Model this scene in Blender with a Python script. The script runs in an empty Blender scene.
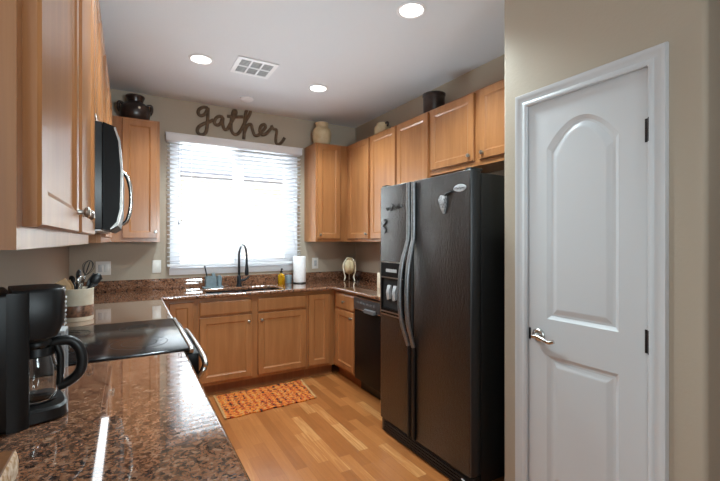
import bpy, bmesh, math, random
from mathutils import Vector, Matrix
random.seed(7)
sc = bpy.context.scene
COL = sc.collection
PI = math.pi

# ------------------------------------------------------------------ camera
cam = bpy.data.cameras.new('camera'); cam.lens = 20.0; cam.sensor_width = 36.0
cam.clip_start = 0.02
cam_o = bpy.data.objects.new('camera', cam); COL.objects.link(cam_o)
cam_o.location = (0, 0, 1.37)
cam_o.rotation_euler = (PI / 2, 0, -math.radians(30))
sc.camera = cam_o

# ------------------------------------------------------------------ world, lights, exposure
WORLD_FRONT, WORLD_BACK = 2.2, 0.65
w = bpy.data.worlds.new('sky'); sc.world = w; w.use_nodes = True
nt = w.node_tree; nt.nodes.clear()
wo = nt.nodes.new('ShaderNodeOutputWorld'); bg = nt.nodes.new('ShaderNodeBackground')
tc = nt.nodes.new('ShaderNodeTexCoord'); sx = nt.nodes.new('ShaderNodeSeparateXYZ')
mr = nt.nodes.new('ShaderNodeMapRange')
mr.inputs['From Min'].default_value = -0.05; mr.inputs['From Max'].default_value = 0.35
mr.inputs['To Min'].default_value = WORLD_BACK; mr.inputs['To Max'].default_value = WORLD_FRONT
nt.links.new(tc.outputs['Generated'], sx.inputs[0]); nt.links.new(sx.outputs['Y'], mr.inputs['Value'])
nt.links.new(mr.outputs[0], bg.inputs['Strength'])
bg.inputs['Color'].default_value = (0.86, 0.95, 1.0, 1)
nt.links.new(bg.outputs[0], wo.inputs[0])
sc.view_settings.view_transform = 'Standard'; sc.view_settings.look = 'None'
sc.view_settings.gamma = 1.0; sc.view_settings.use_curve_mapping = False
sc.view_settings.exposure = 0.33
sc.cycles.use_denoising = True
sc.cycles.max_bounces = 10; sc.cycles.diffuse_bounces = 6; sc.cycles.transparent_max_bounces = 16
sc.cycles.caustics_reflective = False; sc.cycles.caustics_refractive = False

def area(name, loc, rot, sx_, sy_, power, color=(1, 1, 1)):
    l = bpy.data.lights.new(name, 'AREA'); l.shape = 'RECTANGLE'; l.size = sx_; l.size_y = sy_
    l.energy = power; l.color = color
    o = bpy.data.objects.new(name, l); COL.objects.link(o); o.location = loc; o.rotation_euler = rot
    return o
# added area lamp in the unseen left opening, fills the pantry door side
area('fill_left_opening', (-0.75, -1.0, 1.35), (0, math.radians(-90), 0), 2.2, 1.9, 21, (0.78, 0.95, 1.0))
sun = bpy.data.lights.new('sun', 'SUN'); sun.energy = 8.0; sun.angle = math.radians(1.0); sun.color = (0.95, 0.98, 1.0)
sun_o = bpy.data.objects.new('sun', sun); COL.objects.link(sun_o); sun_o.rotation_euler = (math.radians(40), 0, math.radians(58))
# added soft spot behind the camera, fills the ceiling and back wall directly
fl_ = bpy.data.lights.new('fill_spot', 'SPOT'); fl_.energy = 190; fl_.spot_size = math.radians(66); fl_.spot_blend = 1.0
fl_.shadow_soft_size = 0.35; fl_.color = (0.80, 0.94, 1.0)
flo = bpy.data.objects.new('fill_spot', fl_); COL.objects.link(flo); flo.location = (0.75, -0.9, 1.55)
flo.rotation_euler = (Vector((0.62, 2.7, 2.12)) - flo.location).to_track_quat('-Z', 'Y').to_euler()
# added area lamp, unseen low outside, brightening the ceiling up through the window
area('fill_through_window', (1.0, 6.0, 0.42), (math.radians(-105), 0, 0), 5.0, 1.0, 900, (0.82, 0.94, 1.0))

# ------------------------------------------------------------------ materials
def s2l(c):
    return tuple(((x / 255) / 12.92 if x / 255 <= 0.04045 else ((x / 255 + 0.055) / 1.055) ** 2.4) for x in c)
def mat(name, rgb, rough=0.5, metal=0.0, coat=0.0, spec=None):
    m = bpy.data.materials.new(name); m.use_nodes = True
    b = m.node_tree.nodes['Principled BSDF']
    b.inputs['Base Color'].default_value = (*s2l(rgb), 1)
    b.inputs['Roughness'].default_value = rough; b.inputs['Metallic'].default_value = metal
    b.inputs['Coat Weight'].default_value = coat; b.inputs['Coat Roughness'].default_value = 0.12
    if spec is not None: b.inputs['Specular IOR Level'].default_value = spec
    return m
def nd(m, t, **kw):
    n = m.node_tree.nodes.new(t)
    for k, v in kw.items():
        if hasattr(n, k): setattr(n, k, v)
    return n
def lk(m, a, b): m.node_tree.links.new(a, b)
def pb(m): return m.node_tree.nodes['Principled BSDF']
def ramp(m, stops):
    r = nd(m, 'ShaderNodeValToRGB'); e = r.color_ramp.elements
    while len(e) < len(stops): e.new(0.5)
    for q, (p, c) in zip(e, stops):
        q.position = p; q.color = (*s2l(c), 1)
    return r
def coords(m, scale=(1, 1, 1), kind='Object'):
    t = nd(m, 'ShaderNodeTexCoord'); mp = nd(m, 'ShaderNodeMapping')
    mp.inputs['Scale'].default_value = scale
    lk(m, t.outputs[kind], mp.inputs[0]); return mp.outputs[0]
def noise(m, vec, scale, detail=3, rough=0.5, dist=0.0):
    n = nd(m, 'ShaderNodeTexNoise'); n.inputs['Scale'].default_value = scale
    n.inputs['Detail'].default_value = detail; n.inputs['Roughness'].default_value = rough
    n.inputs['Distortion'].default_value = dist
    lk(m, vec, n.inputs['Vector']); return n.outputs['Fac']
def bump(m, height, strength=0.2, dist=0.01):
    b = nd(m, 'ShaderNodeBump'); b.inputs['Strength'].default_value = strength
    b.inputs['Distance'].default_value = dist
    lk(m, height, b.inputs['Height']); lk(m, b.outputs[0], pb(m).inputs['Normal']); lk(m, b.outputs[0], pb(m).inputs['Coat Normal'])
def mottled(name, c1, c2, scale=30, rough=0.5, metal=0, bs=0.0, stretch=(1, 1, 1), coat=0.0):
    m = mat(name, c1, rough, metal, coat); v = coords(m, stretch)
    f = noise(m, v, scale, 4); r = ramp(m, [(0.35, c1), (0.65, c2)])
    lk(m, f, r.inputs[0]); lk(m, r.outputs[0], pb(m).inputs['Base Color'])
    if bs: bump(m, f, bs, 0.004)
    return m
def wood(name, c1, c2, c3, rough=0.3, coat=0.2):
    m = mat(name, c2, rough, 0, coat)
    v = coords(m, (9, 9, 0.8)); f = noise(m, v, 2.2, 5, 0.55, 0.4)
    v2 = coords(m, (90, 90, 3)); f2 = noise(m, v2, 2.0, 2)
    mx = nd(m, 'ShaderNodeMath', operation='MULTIPLY_ADD'); mx.inputs[1].default_value = 0.35
    lk(m, f2, mx.inputs[0]); lk(m, f, mx.inputs[2])
    r = ramp(m, [(0.30, c1), (0.66, c2), (1.0, c3)]); lk(m, mx.outputs[0], r.inputs[0])
    lk(m, r.outputs[0], pb(m).inputs['Base Color'])
    return m
M = {}
M['wall'] = mat('beige_wall_paint', (180, 167, 149), 0.7)
_v = coords(M['wall'], (1, 1, 1)); bump(M['wall'], noise(M['wall'], _v, 60, 4, 0.6), 0.25, 0.004)
M['ceiling'] = mat('white_ceiling_paint', (222, 226, 231), 0.9)
_v = coords(M['ceiling']); bump(M['ceiling'], noise(M['ceiling'], _v, 70, 3), 0.1, 0.003)
M['white'] = mat('white_gloss_paint', (203, 205, 207), 0.38)
M['vinyl'] = mat('white_vinyl', (236, 237, 240), 0.45)
M['wood'] = wood('honey_maple_cabinet_wood', (148, 95, 56), (164, 109, 65), (180, 124, 79))
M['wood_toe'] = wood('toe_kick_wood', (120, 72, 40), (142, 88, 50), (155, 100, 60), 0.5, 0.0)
M['black_plastic'] = mottled('black_plastic', (17, 17, 18), (22, 22, 23), 60, 0.38)
M['grey_plastic'] = mottled('grey_plastic', (92, 94, 97), (104, 106, 108), 60, 0.4)
M['light_grey'] = mottled('light_grey_plastic', (176, 178, 180), (190, 191, 192), 60, 0.4)
M['black_gloss'] = mat('black_appliance_enamel', (15, 15, 16), 0.36, spec=0.15)
M['glass_top'] = mat('black_ceramic_glass', (24, 24, 25), 0.16)
M['steel'] = mottled('brushed_steel', (196, 194, 190), (214, 212, 208), 40, 0.24, 1.0)
M['nickel'] = mottled('satin_nickel', (176, 172, 166), (190, 186, 180), 60, 0.28, 1.0)
M['dark_metal'] = mottled('dark_grey_metal', (58, 58, 60), (70, 70, 72), 50, 0.35, 0.8)
M['black_metal'] = mottled('matte_black_metal', (30, 32, 36), (42, 44, 48), 80, 0.35, 0.6)
M['cream'] = mottled('cream_ceramic', (222, 208, 182), (234, 224, 204), 20, 0.3)
M['pottery'] = mottled('beige_pottery', (196, 172, 132), (214, 194, 158), 14, 0.4)
M['dark_pot'] = mottled('dark_brown_glaze', (38, 28, 25), (62, 46, 40), 22, 0.28)
M['handle_grey'] = mottled('satin_grey_handle', (120, 121, 123), (136, 137, 139), 60, 0.34, 0.6)
M['panel_grey'] = mottled('charcoal_panel', (58, 59, 61), (66, 67, 69), 60, 0.3)
M['clip_grey'] = mottled('weathered_silver', (84, 84, 86), (176, 176, 176), 90, 0.5)
M['sign'] = mottled('brown_weathered_metal', (84, 64, 46), (112, 88, 64), 40, 0.55, 0.2, 0.2)
M['paper'] = mottled('white_paper', (238, 238, 240), (246, 246, 247), 60, 0.9, 0, 0.15)
M['plate'] = mat('white_plastic_plate', (228, 226, 220), 0.35)
M['pale_wood'] = wood('pale_wood', (170, 128, 84), (198, 158, 112), (214, 178, 134), 0.5, 0.0)
M['dark_hole'] = mat('dark_recess', (22, 22, 23), 0.8)
M['blue_grey'] = mottled('blue_grey_silicone', (104, 120, 126), (120, 134, 140), 30, 0.5)

# granite
g = mat('brown_granite', (140, 90, 66), 0.07, 0, 1.0); M['granite'] = g
v = coords(g, (1, 1, 1))
vo = nd(g, 'ShaderNodeTexVoronoi'); vo.inputs['Scale'].default_value = 150; vo.feature = 'F1'
nv = noise(g, v, 52, 6, 0.7, 0.3)
va = nd(g, 'ShaderNodeVectorMath', operation='MULTIPLY_ADD')
nc = nd(g, 'ShaderNodeTexNoise'); nc.inputs['Scale'].default_value = 40; lk(g, v, nc.inputs['Vector'])
va.inputs[1].default_value = (0.03, 0.03, 0.03); lk(g, nc.outputs['Color'], va.inputs[0]); lk(g, v, va.inputs[2])
lk(g, va.outputs[0], vo.inputs['Vector'])
sepc = nd(g, 'ShaderNodeSeparateColor'); lk(g, vo.outputs['Color'], sepc.inputs[0])
mix1 = nd(g, 'ShaderNodeMath', operation='MULTIPLY_ADD'); mix1.inputs[1].default_value = 0.34
lk(g, sepc.outputs[0], mix1.inputs[0]); 
ms = nd(g, 'ShaderNodeMath', operation='MULTIPLY'); ms.inputs[1].default_value = 0.80; lk(g, nv, ms.inputs[0])
lk(g, ms.outputs[0], mix1.inputs[2])
r = ramp(g, [(0.36, (32, 27, 27)), (0.445, (74, 54, 46)), (0.50, (112, 76, 56)), (0.66, (146, 100, 73)), (0.84, (166, 134, 112))])
lk(g, mix1.outputs[0], r.inputs[0]); lk(g, r.outputs[0], pb(g).inputs['Base Color'])

pb(g).inputs['Coat Weight'].default_value = 1.0; pb(g).inputs['Coat IOR'].default_value = 1.75; pb(g).inputs['Coat Roughness'].default_value = 0.02

# floor: three-strip wood planks running along Y
fl = mat('oak_strip_floor', (170, 110, 62), 0.3, 0, 0.15); M['floor'] = fl
t = nd(fl, 'ShaderNodeTexCoord'); mp = nd(fl, 'ShaderNodeMapping')
mp.inputs['Rotation'].default_value = (0, 0, PI / 2)
lk(fl, t.outputs['Object'], mp.inputs[0])
br = nd(fl, 'ShaderNodeTexBrick'); br.offset = 0.37; br.offset_frequency = 2; br.squash = 1.0
br.inputs['Scale'].default_value = 1.0; br.inputs['Brick Width'].default_value = 0.42
br.inputs['Row Height'].default_value = 0.072; br.inputs['Mortar Size'].default_value = 0.0008
br.inputs['Mortar Smooth'].default_value = 0.0; br.inputs['Bias'].default_value = 0.0
br.inputs['Color1'].default_value = (0, 0, 0, 1); br.inputs['Color2'].default_value = (1, 1, 1, 1)
br.inputs['Mortar'].default_value = (0.1, 0.1, 0.1, 1)
lk(fl, mp.outputs[0], br.inputs['Vector'])
bw = nd(fl, 'ShaderNodeRGBToBW'); lk(fl, br.outputs['Color'], bw.inputs[0])
gv = nd(fl, 'ShaderNodeMapping'); gv.inputs['Scale'].default_value = (55, 3, 1); lk(fl, t.outputs['Object'], gv.inputs[0])
gn = noise(fl, gv.outputs[0], 1.2, 5, 0.6, 0.5)
ad = nd(fl, 'ShaderNodeMath', operation='MULTIPLY_ADD'); ad.inputs[1].default_value = 0.55
lk(fl, bw.outputs[0], ad.inputs[0])
gm = nd(fl, 'ShaderNodeMath', operation='MULTIPLY'); gm.inputs[1].default_value = 0.5; lk(fl, gn, gm.inputs[0]); lk(fl, gm.outputs[0], ad.inputs[2])
r = ramp(fl, [(0.1, (142, 84, 42)), (0.42, (164, 99, 51)), (0.72, (184, 117, 64)), (0.94, (226, 172, 112))])
lk(fl, ad.outputs[0], r.inputs[0]); lk(fl, r.outputs[0], pb(fl).inputs['Base Color'])

# textured fridge enamel
fr = mat('textured_black_fridge_enamel', (9, 9, 10), 0.45, 0, 0.9, 0.25); M['fridge'] = fr; pb(fr).inputs['Coat IOR'].default_value = 1.8; pb(fr).inputs['Coat Roughness'].default_value = 0.24
v = coords(fr, (1, 1, 1)); bump(fr, noise(fr, coords(fr, (1, 1, 0.6)), 60, 6, 0.8), 0.9, 0.004)

# rug
rg = mat('woven_orange_rag_rug', (200, 110, 40), 0.95); M['rug'] = rg
v = coords(rg, (30, 40, 1)); vo = nd(rg, 'ShaderNodeTexVoronoi'); vo.inputs['Scale'].default_value = 1.7
lk(rg, v, vo.inputs['Vector']); sp = nd(rg, 'ShaderNodeSeparateColor'); lk(rg, vo.outputs['Color'], sp.inputs[0])
wv = nd(rg, 'ShaderNodeTexWave'); wv.wave_type = 'BANDS'; wv.bands_direction = 'X'
wv.inputs['Scale'].default_value = 5.2; wv.inputs['Distortion'].default_value = 2.0; wv.inputs['Detail'].default_value = 1.0; wv.inputs['Detail Scale'].default_value = 8.0
lk(rg, coords(rg), wv.inputs['Vector'])
r = ramp(rg, [(0.0, (58, 34, 26)), (0.20, (178, 66, 26)), (0.36, (206, 106, 34)), (0.58, (220, 138, 52)), (0.76, (198, 146, 90)), (0.90, (176, 50, 30))])
r.color_ramp.interpolation = 'CONSTANT'
am = nd(rg, 'ShaderNodeMath', operation='MULTIPLY_ADD'); am.inputs[1].default_value = 0.62
lk(rg, sp.outputs[0], am.inputs[0])
wm = nd(rg, 'ShaderNodeMath', operation='MULTIPLY'); wm.inputs[1].default_value = 0.38; lk(rg, wv.outputs['Fac'], wm.inputs[0]); lk(rg, wm.outputs[0], am.inputs[2])
lk(rg, am.outputs[0], r.inputs[0]); lk(rg, r.outputs[0], pb(rg).inputs['Base Color'])
bump(rg, vo.outputs['Distance'], 0.6, 0.006)
M['rug_edge'] = mottled('tan_rug_binding', (176, 128, 78), (200, 156, 104), 90, 0.95)

def glass(name, color=(1, 1, 1), rough=0.0):
    m = mat(name, (255, 255, 255), rough); b = pb(m)
    b.inputs['Transmission Weight'].default_value = 1.0; b.inputs['Base Color'].default_value = (*color, 1)
    return m
def pane(name):
    m = bpy.data.materials.new(name); m.use_nodes = True; n = m.node_tree; n.nodes.clear()
    o = n.nodes.new('ShaderNodeOutputMaterial'); mx = n.nodes.new('ShaderNodeMixShader')
    a = n.nodes.new('ShaderNodeBsdfTransparent'); gl = n.nodes.new('ShaderNodeBsdfGlossy'); gl.inputs['Roughness'].default_value = 0.02
    f = n.nodes.new('ShaderNodeFresnel'); f.inputs['IOR'].default_value = 1.3
    n.links.new(f.outputs[0], mx.inputs[0]); n.links.new(a.outputs[0], mx.inputs[1]); n.links.new(gl.outputs[0], mx.inputs[2])
    n.links.new(mx.outputs[0], o.inputs[0]); return m
M['pane'] = pane('window_glass')
M['carafe'] = glass('clear_carafe_glass', (0.95, 0.97, 0.97))
M['amber'] = mat('amber_dish_soap', (214, 160, 20), 0.12); pb(M['amber']).inputs['Transmission Weight'].default_value = 0.45
M['coffee'] = mat('dark_coffee', (30, 18, 12), 0.1)
M['lamp'] = mat('lamp_lens', (255, 255, 255), 0.5)
pb(M['lamp']).inputs['Emission Color'].default_value = (1, 0.97, 0.92, 1); pb(M['lamp']).inputs['Emission Strength'].default_value = 3.0
# translucent slats
sl = mat('white_blind_slat', (240, 240, 242), 0.5); M['slat'] = sl
n = sl.node_tree; tr = n.nodes.new('ShaderNodeBsdfTranslucent'); tr.inputs['Color'].default_value = (0.9, 0.9, 0.92, 1)
mx = n.nodes.new('ShaderNodeMixShader'); mx.inputs[0].default_value = 0.12
n.links.new(pb(sl).outputs[0], mx.inputs[1]); n.links.new(tr.outputs[0], mx.inputs[2])
n.links.new(mx.outputs[0], n.nodes['Material Output'].inputs[0])
M['stucco'] = mottled('pale_neighbour_stucco', (228, 222, 214), (236, 230, 222), 20, 0.9)
M['roof'] = mottled('grey_roof_tile', (120, 124, 138), (140, 144, 156), 10, 0.9)
M['yard'] = mottled('pale_gravel', (190, 180, 166), (210, 200, 188), 25, 0.95)

# ------------------------------------------------------------------ mesh helpers
class MB:
    def __init__(self): self.bm = bmesh.new()
    def box(self, x0, y0, z0, x1, y1, z1, bev=0.0, seg=2):
        r = bmesh.ops.create_cube(self.bm, size=1.0); vs = r['verts']
        for q in vs:
            q.co = Vector(((x0 + x1) / 2 + q.co.x * (x1 - x0), (y0 + y1) / 2 + q.co.y * (y1 - y0), (z0 + z1) / 2 + q.co.z * (z1 - z0)))
        if bev:
            es = set(e for q in vs for e in q.link_edges)
            bmesh.ops.bevel(self.bm, geom=list(es), offset=bev, segments=seg, profile=0.5, affect='EDGES')
        return self
    def lathe(self, prof, c=(0, 0, 0), seg=32, axis='Z'):
        rings = []
        def pt(r, h, a):
            x, y = r * math.cos(a), r * math.sin(a)
            if axis == 'Z': p = (x, y, h)
            elif axis == 'Y': p = (x, h, y)
            else: p = (h, x, y)
            return Vector(p) + Vector(c)
        for (r, h) in prof:
            if r < 1e-6: rings.append([self.bm.verts.new(pt(0, h, 0))])
            else: rings.append([self.bm.verts.new(pt(r, h, 2 * PI * k / seg)) for k in range(seg)])
        for a, b in zip(rings, rings[1:]):
            for k in range(seg):
                k2 = (k + 1) % seg
                if len(a) == 1 and len(b) == 1: continue
                if len(a) == 1: f = (a[0], b[k], b[k2])
                elif len(b) == 1: f = (a[k], a[k2], b[0])
                else: f = (a[k], a[k2], b[k2], b[k])
                try: self.bm.faces.new(f)
                except ValueError: pass
        return self
    def cyl(self, c, r, h, seg=28, axis='Z'):
        return self.lathe([(0, 0), (r, 0), (r, h), (0, h)], c, seg, axis)
    def tube(self, pts, r, seg=10, r2=None, nrm=None, closed=False):
        """sweep an ellipse (r across, r2 along nrm) down a polyline"""
        P = [Vector(p) for p in pts]; n = len(P); rings = []
        up = Vector(nrm) if nrm else None
        prev = None
        for i in range(n):
            if closed: t_ = (P[(i + 1) % n] - P[i - 1])
            else: t_ = (P[min(i + 1, n - 1)] - P[max(i - 1, 0)])
            t_.normalize()
            if up: a = up.cross(t_)
            else:
                ref = prev if prev is not None else (Vector((0, 0, 1)) if abs(t_.z) < 0.9 else Vector((1, 0, 0)))
                a = ref - t_ * ref.dot(t_) if prev is not None else t_.cross(ref)
            a.normalize(); prev = a; b = t_.cross(a); b.normalize()
            ri = r[i] if isinstance(r, (list, tuple)) else r
            rb = r2 if r2 else ri
            rings.append([self.bm.verts.new(P[i] + a * ri * math.cos(2 * PI * k / seg) + b * rb * math.sin(2 * PI * k / seg)) for k in range(seg)])
        pairs = list(zip(rings, rings[1:])) + ([(rings[-1], rings[0])] if closed else [])
        for A, B in pairs:
            for k in range(seg):
                try: self.bm.faces.new((A[k], A[(k + 1) % seg], B[(k + 1) % seg], B[k]))
                except ValueError: pass
        if not closed:
            self.bm.faces.new(rings[0][::-1]); self.bm.faces.new(rings[-1])
        return self
    def prism(self, outer, z0, z1, holes=(), axis='Z'):
        def pt(p, h):
            if axis == 'Z': return (p[0], p[1], h)
            if axis == 'Y': return (p[0], h, p[1])
            return (h, p[0], p[1])
        loops = [outer] + list(holes); V = {}
        for z in (z0, z1):
            ed = []; V[z] = []
            for L in loops:
                vs = [self.bm.verts.new(pt(p, z)) for p in L]; V[z].append(vs)
                for i in range(len(vs)): ed.append(self.bm.edges.new((vs[i], vs[(i + 1) % len(vs)])))
            if holes: bmesh.ops.triangle_fill(self.bm, edges=ed, use_beauty=True)
            else: self.bm.faces.new(V[z][0])
        for A, B in zip(V[z0], V[z1]):
            for i in range(len(A)):
                j = (i + 1) % len(A); self.bm.faces.new((A[i], A[j], B[j], B[i]))
        return self
    def loft(self, loops, cap0=False, cap1=True):
        R = [[self.bm.verts.new(p) for p in L] for L in loops]
        for A, B in zip(R, R[1:]):
            for i in range(len(A)):
                j = (i + 1) % len(A)
                try: self.bm.faces.new((A[i], A[j], B[j], B[i]))
                except ValueError: pass
        if cap0: self.bm.faces.new(R[0][::-1])
        if cap1: self.bm.faces.new(R[-1])
        return self
    def build(self, name, m, parent=None, smooth=True, bevel=0.0, loc=None):
        bmesh.ops.recalc_face_normals(self.bm, faces=self.bm.faces)
        me = bpy.data.meshes.new(name); self.bm.to_mesh(me); self.bm.free()
        me.materials.append(M[m] if isinstance(m, str) else m)
        o = bpy.data.objects.new(name, me); COL.objects.link(o)
        if parent is not None: o.parent = parent
        if loc is not None:
            o.location = loc
        if smooth:
            for p in me.polygons: p.use_smooth = True
            me.set_sharp_from_angle(angle=math.radians(38))
        if bevel:
            b = o.modifiers.new('bevel', 'BEVEL'); b.width = bevel; b.segments = 2; b.limit_method = 'ANGLE'
            b.angle_limit = math.radians(50)
        return o
def tag(o, label, cat, group=None):
    o['label'] = label; o['category'] = cat
    if group: o['group'] = group
    return o
def thing(name, label, cat, loc=(0, 0, 0), rotz=0.0, group=None):
    o = bpy.data.objects.new(name, None); o.empty_display_size = 0.1; COL.objects.link(o)
    o.location = loc; o.rotation_euler = (0, 0, rotz); return tag(o, label, cat, group)
def struct(name, mb, m, parent=None, **kw):
    o = mb.build(name, m, parent, **kw)
    if parent is None: o['kind'] = 'structure'
    return o
def sstruct(name, loc=(0, 0, 0)):
    o = bpy.data.objects.new(name, None); COL.objects.link(o); o.location = loc; o['kind'] = 'structure'; return o
def setloc(o, loc):
    """move a world-space mesh's origin to loc without moving it"""
    o.data.transform(Matrix.Translation(-Vector(loc))); o.location = loc; return o
def spline(pts, n=6, closed=False):
    P = [Vector(p) for p in pts]; out = []; N = len(P)
    rng = range(N) if closed else range(N - 1)
    for i in rng:
        p1, p2 = P[i], P[(i + 1) % N]
        p0 = P[i - 1] if (i > 0 or closed) else p1 * 2 - p2
        p3 = P[(i + 2) % N] if (i + 2 < N or closed) else p2 * 2 - p1
        for k in range(n):
            t_ = k / n
            out.append(0.5 * ((2 * p1) + (p2 - p0) * t_ + (2 * p0 - 5 * p1 + 4 * p2 - p3) * t_ ** 2 + (3 * p1 - p0 - 3 * p2 + p3) * t_ ** 3))
    if not closed: out.append(P[-1])
    return out

# ------------------------------------------------------------------ the room
XL, XR, YB, ZC = -0.45, 2.40, 4.27, 2.746
PX = 1.706                                   # pantry wall face
struct('floor', MB().box(-0.74, -7.1, -0.1, 5.1, 4.4, 0.0), 'floor', smooth=False)
struct('ceiling', MB().box(-0.74, -7.1, ZC, 5.1, 4.4, ZC + 0.1), 'ceiling', smooth=False)
struct('wall_left', MB().box(XL - 0.14, 0.1, 0, XL, YB + 0.14, ZC), 'wall', smooth=False)
struct('wall_right', MB().box(XR, 1.46, 0, XR + 0.14, YB + 0.14, ZC), 'wall', smooth=False)
struct('wall_dining', MB().box(-0.74, -7.0, 0, -0.6, -2.0, ZC), 'wall', smooth=False)
struct('wall_rear', MB().box(-0.74, -7.14, 0, 5.0, -7.0, ZC), 'wall', smooth=False)
struct('wall_far_right', MB().box(5.0, -7.14, 0, 5.14, 4.4, ZC), 'wall', smooth=False)
WX0, WX1, WZ0, WZ1 = 0.342, 1.648, 1.085, 2.31  # window opening
struct('wall_back', MB().prism([(XL, 0), (XR, 0), (XR, ZC), (XL, ZC)], YB, YB + 0.16,
       holes=[[(WX0, WZ0), (WX1, WZ0), (WX1, WZ1), (WX0, WZ1)]], axis='Y'), 'wall', smooth=False)
# pantry: bull-nosed block with the door opening
def bull(cx, cy, r, a0, a1, n=6):
    return [(cx + r * math.cos(a0 + (a1 - a0) * k / n), cy + r * math.sin(a0 + (a1 - a0) * k / n)) for k in range(n + 1)]
DY0, DY1, DZ = 0.742, 1.318, 2.052
r_ = 0.018
mb = MB()
mb.prism([(PX, DY1)] + bull(PX + r_, 1.448 - r_, r_, PI, PI / 2)[0:] + [(XR + 0.14, 1.448), (XR + 0.14, 1.448 - 0.115), (PX + 0.115, 1.448 - 0.115), (PX + 0.115, DY1)], 0, ZC)
mb.prism([(PX, DY0), (PX + 0.115, DY0), (PX + 0.115, 0.589 + 0.115), (5.0, 0.589 + 0.115), (5.0, 0.589)] + bull(PX + r_, 0.589 + r_, r_, -PI / 2, -PI)[0:], 0, ZC)
mb.box(PX, DY0, DZ, PX + 0.115, DY1, ZC)
struct('wall_pantry', mb, 'wall')
struct('wall_closet', MB().box(PX + 0.7, 0.705, 0, PX + 0.74, 1.332, ZC), 'wall', smooth=False)

# door casing (profiled) and jamb
def casing():
    mb = MB()
    prof = [(0.0, 0.0), (0.0, -0.012), (0.006, -0.016), (0.016, -0.016), (0.022, -0.012), (0.042, -0.014), (0.050, -0.020), (0.060, -0.020), (0.064, -0.012), (0.064, 0.0)]
    def loop(off, d):
        y0, y1, z = DY0 + 0.022 - off, DY1 - 0.022 + off, DZ - 0.022 + off
        return [(PX + d, y0, 0.0), (PX + d, y0, z), (PX + d, y1, z), (PX + d, y1, 0.0)]
    R = [[mb.bm.verts.new(p) for p in loop(o, d)] for o, d in prof]
    for A, B in zip(R, R[1:]):
        for i in range(3): mb.bm.faces.new((A[i], A[i + 1], B[i + 1], B[i]))
    for i in (0, 3): mb.bm.faces.new([L[i] for L in R])
    mb.box(PX, DY0, 0, PX + 0.112, DY0 + 0.014, DZ - 0.014)
    mb.box(PX, DY1 - 0.014, 0, PX + 0.112, DY1, DZ - 0.014)
    mb.box(PX, DY0, DZ - 0.014, PX + 0.112, DY1, DZ)
    return mb
struct('trim_1', casing(), 'white')
SY0, SY1, SZ0, SZ1 = 0.760, 1.300, 0.012, 2.034
door = sstruct('door_1', (PX + 0.004, SY0, 0.0))
def panel_loop(y0, y1, z0, z1, arch, inset, n=26):
    y0 += inset; y1 -= inset; z0 += inset; z1 -= inset
    L = [(y0, z0), (y1, z0)]
    if arch <= 0: return L + [(y1, z1), (y0, z1)]
    for k in range(n + 1):
        u_ = k / n; y = y1 + (y0 - y1) * u_
        L.append((y, z1 + arch * (1 - (2 * u_ - 1) ** 2)))
    return L
mb = MB(); W = SY1 - SY0
panels = [(0.115, W - 0.105, 1.00, 1.805, 0.115), (0.115, W - 0.105, 0.22, 0.83, 0.0)]
outer = [(0, SZ0), (W, SZ0), (W, SZ1), (0, SZ1)]
ed = []
for L in [outer] + [panel_loop(*p, 0) for p in panels]:
    vs = [mb.bm.verts.new((0, y, z)) for y, z in L]
    for i in range(len(vs)): ed.append(mb.bm.edges.new((vs[i], vs[(i + 1) % len(vs)])))
bmesh.ops.triangle_fill(mb.bm, edges=ed, use_beauty=True)
for p in panels:
    mb.loft([[(d, y, z) for y, z in panel_loop(*p, i)] for i, d in ((0, 0), (0.006, 0.004), (0.016, 0.010), (0.026, 0.010), (0.046, 0.003), (0.052, 0.002))])
mb.loft([[(0, y, z) for y, z in outer], [(0.035, y, z) for y, z in outer]])
bmesh.ops.remove_doubles(mb.bm, verts=mb.bm.verts, dist=1e-5)
slab = mb.build('door_slab', 'white', door, smooth=False)
for z in (0.30, 0.985, 1.79):
    MB().cyl((-0.010, -0.004, z - 0.045), 0.010, 0.09, 14).box(-0.002, 0.0, z - 0.045, 0.0005, 0.020, z + 0.045).build('hinge', 'dark_metal', door)
hz = 0.915
hnd = MB().lathe([(0, 0), (0.032, 0), (0.032, -0.006), (0.026, -0.012), (0.012, -0.014), (0.011, -0.045), (0, -0.045)], (0, W - 0.062, hz), 28, 'X').build('handle', 'steel', door)
lever = spline([(-0.046, W - 0.062, hz), (-0.050, W - 0.085, hz + 0.004), (-0.052, W - 0.12, hz - 0.004), (-0.050, W - 0.15, hz - 0.012), (-0.046, W - 0.17, hz - 0.004)])
MB().tube(lever, [0.011] * 6 + [0.009] * (len(lever) - 6), 12).build('lever', 'steel', hnd)
MB().box(-0.003, W - 0.018, hz - 0.028, 0.0, W - 0.008, hz + 0.028).build('latch_plate', 'dark_metal', door)

# baseboards
struct('baseboard_pantry', MB().box(PX - 0.012, 1.375, 0, PX, 1.445, 0.085).box(PX + 0.0, 0.577, 0, 4.9, 0.589, 0.085), 'white')

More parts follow.
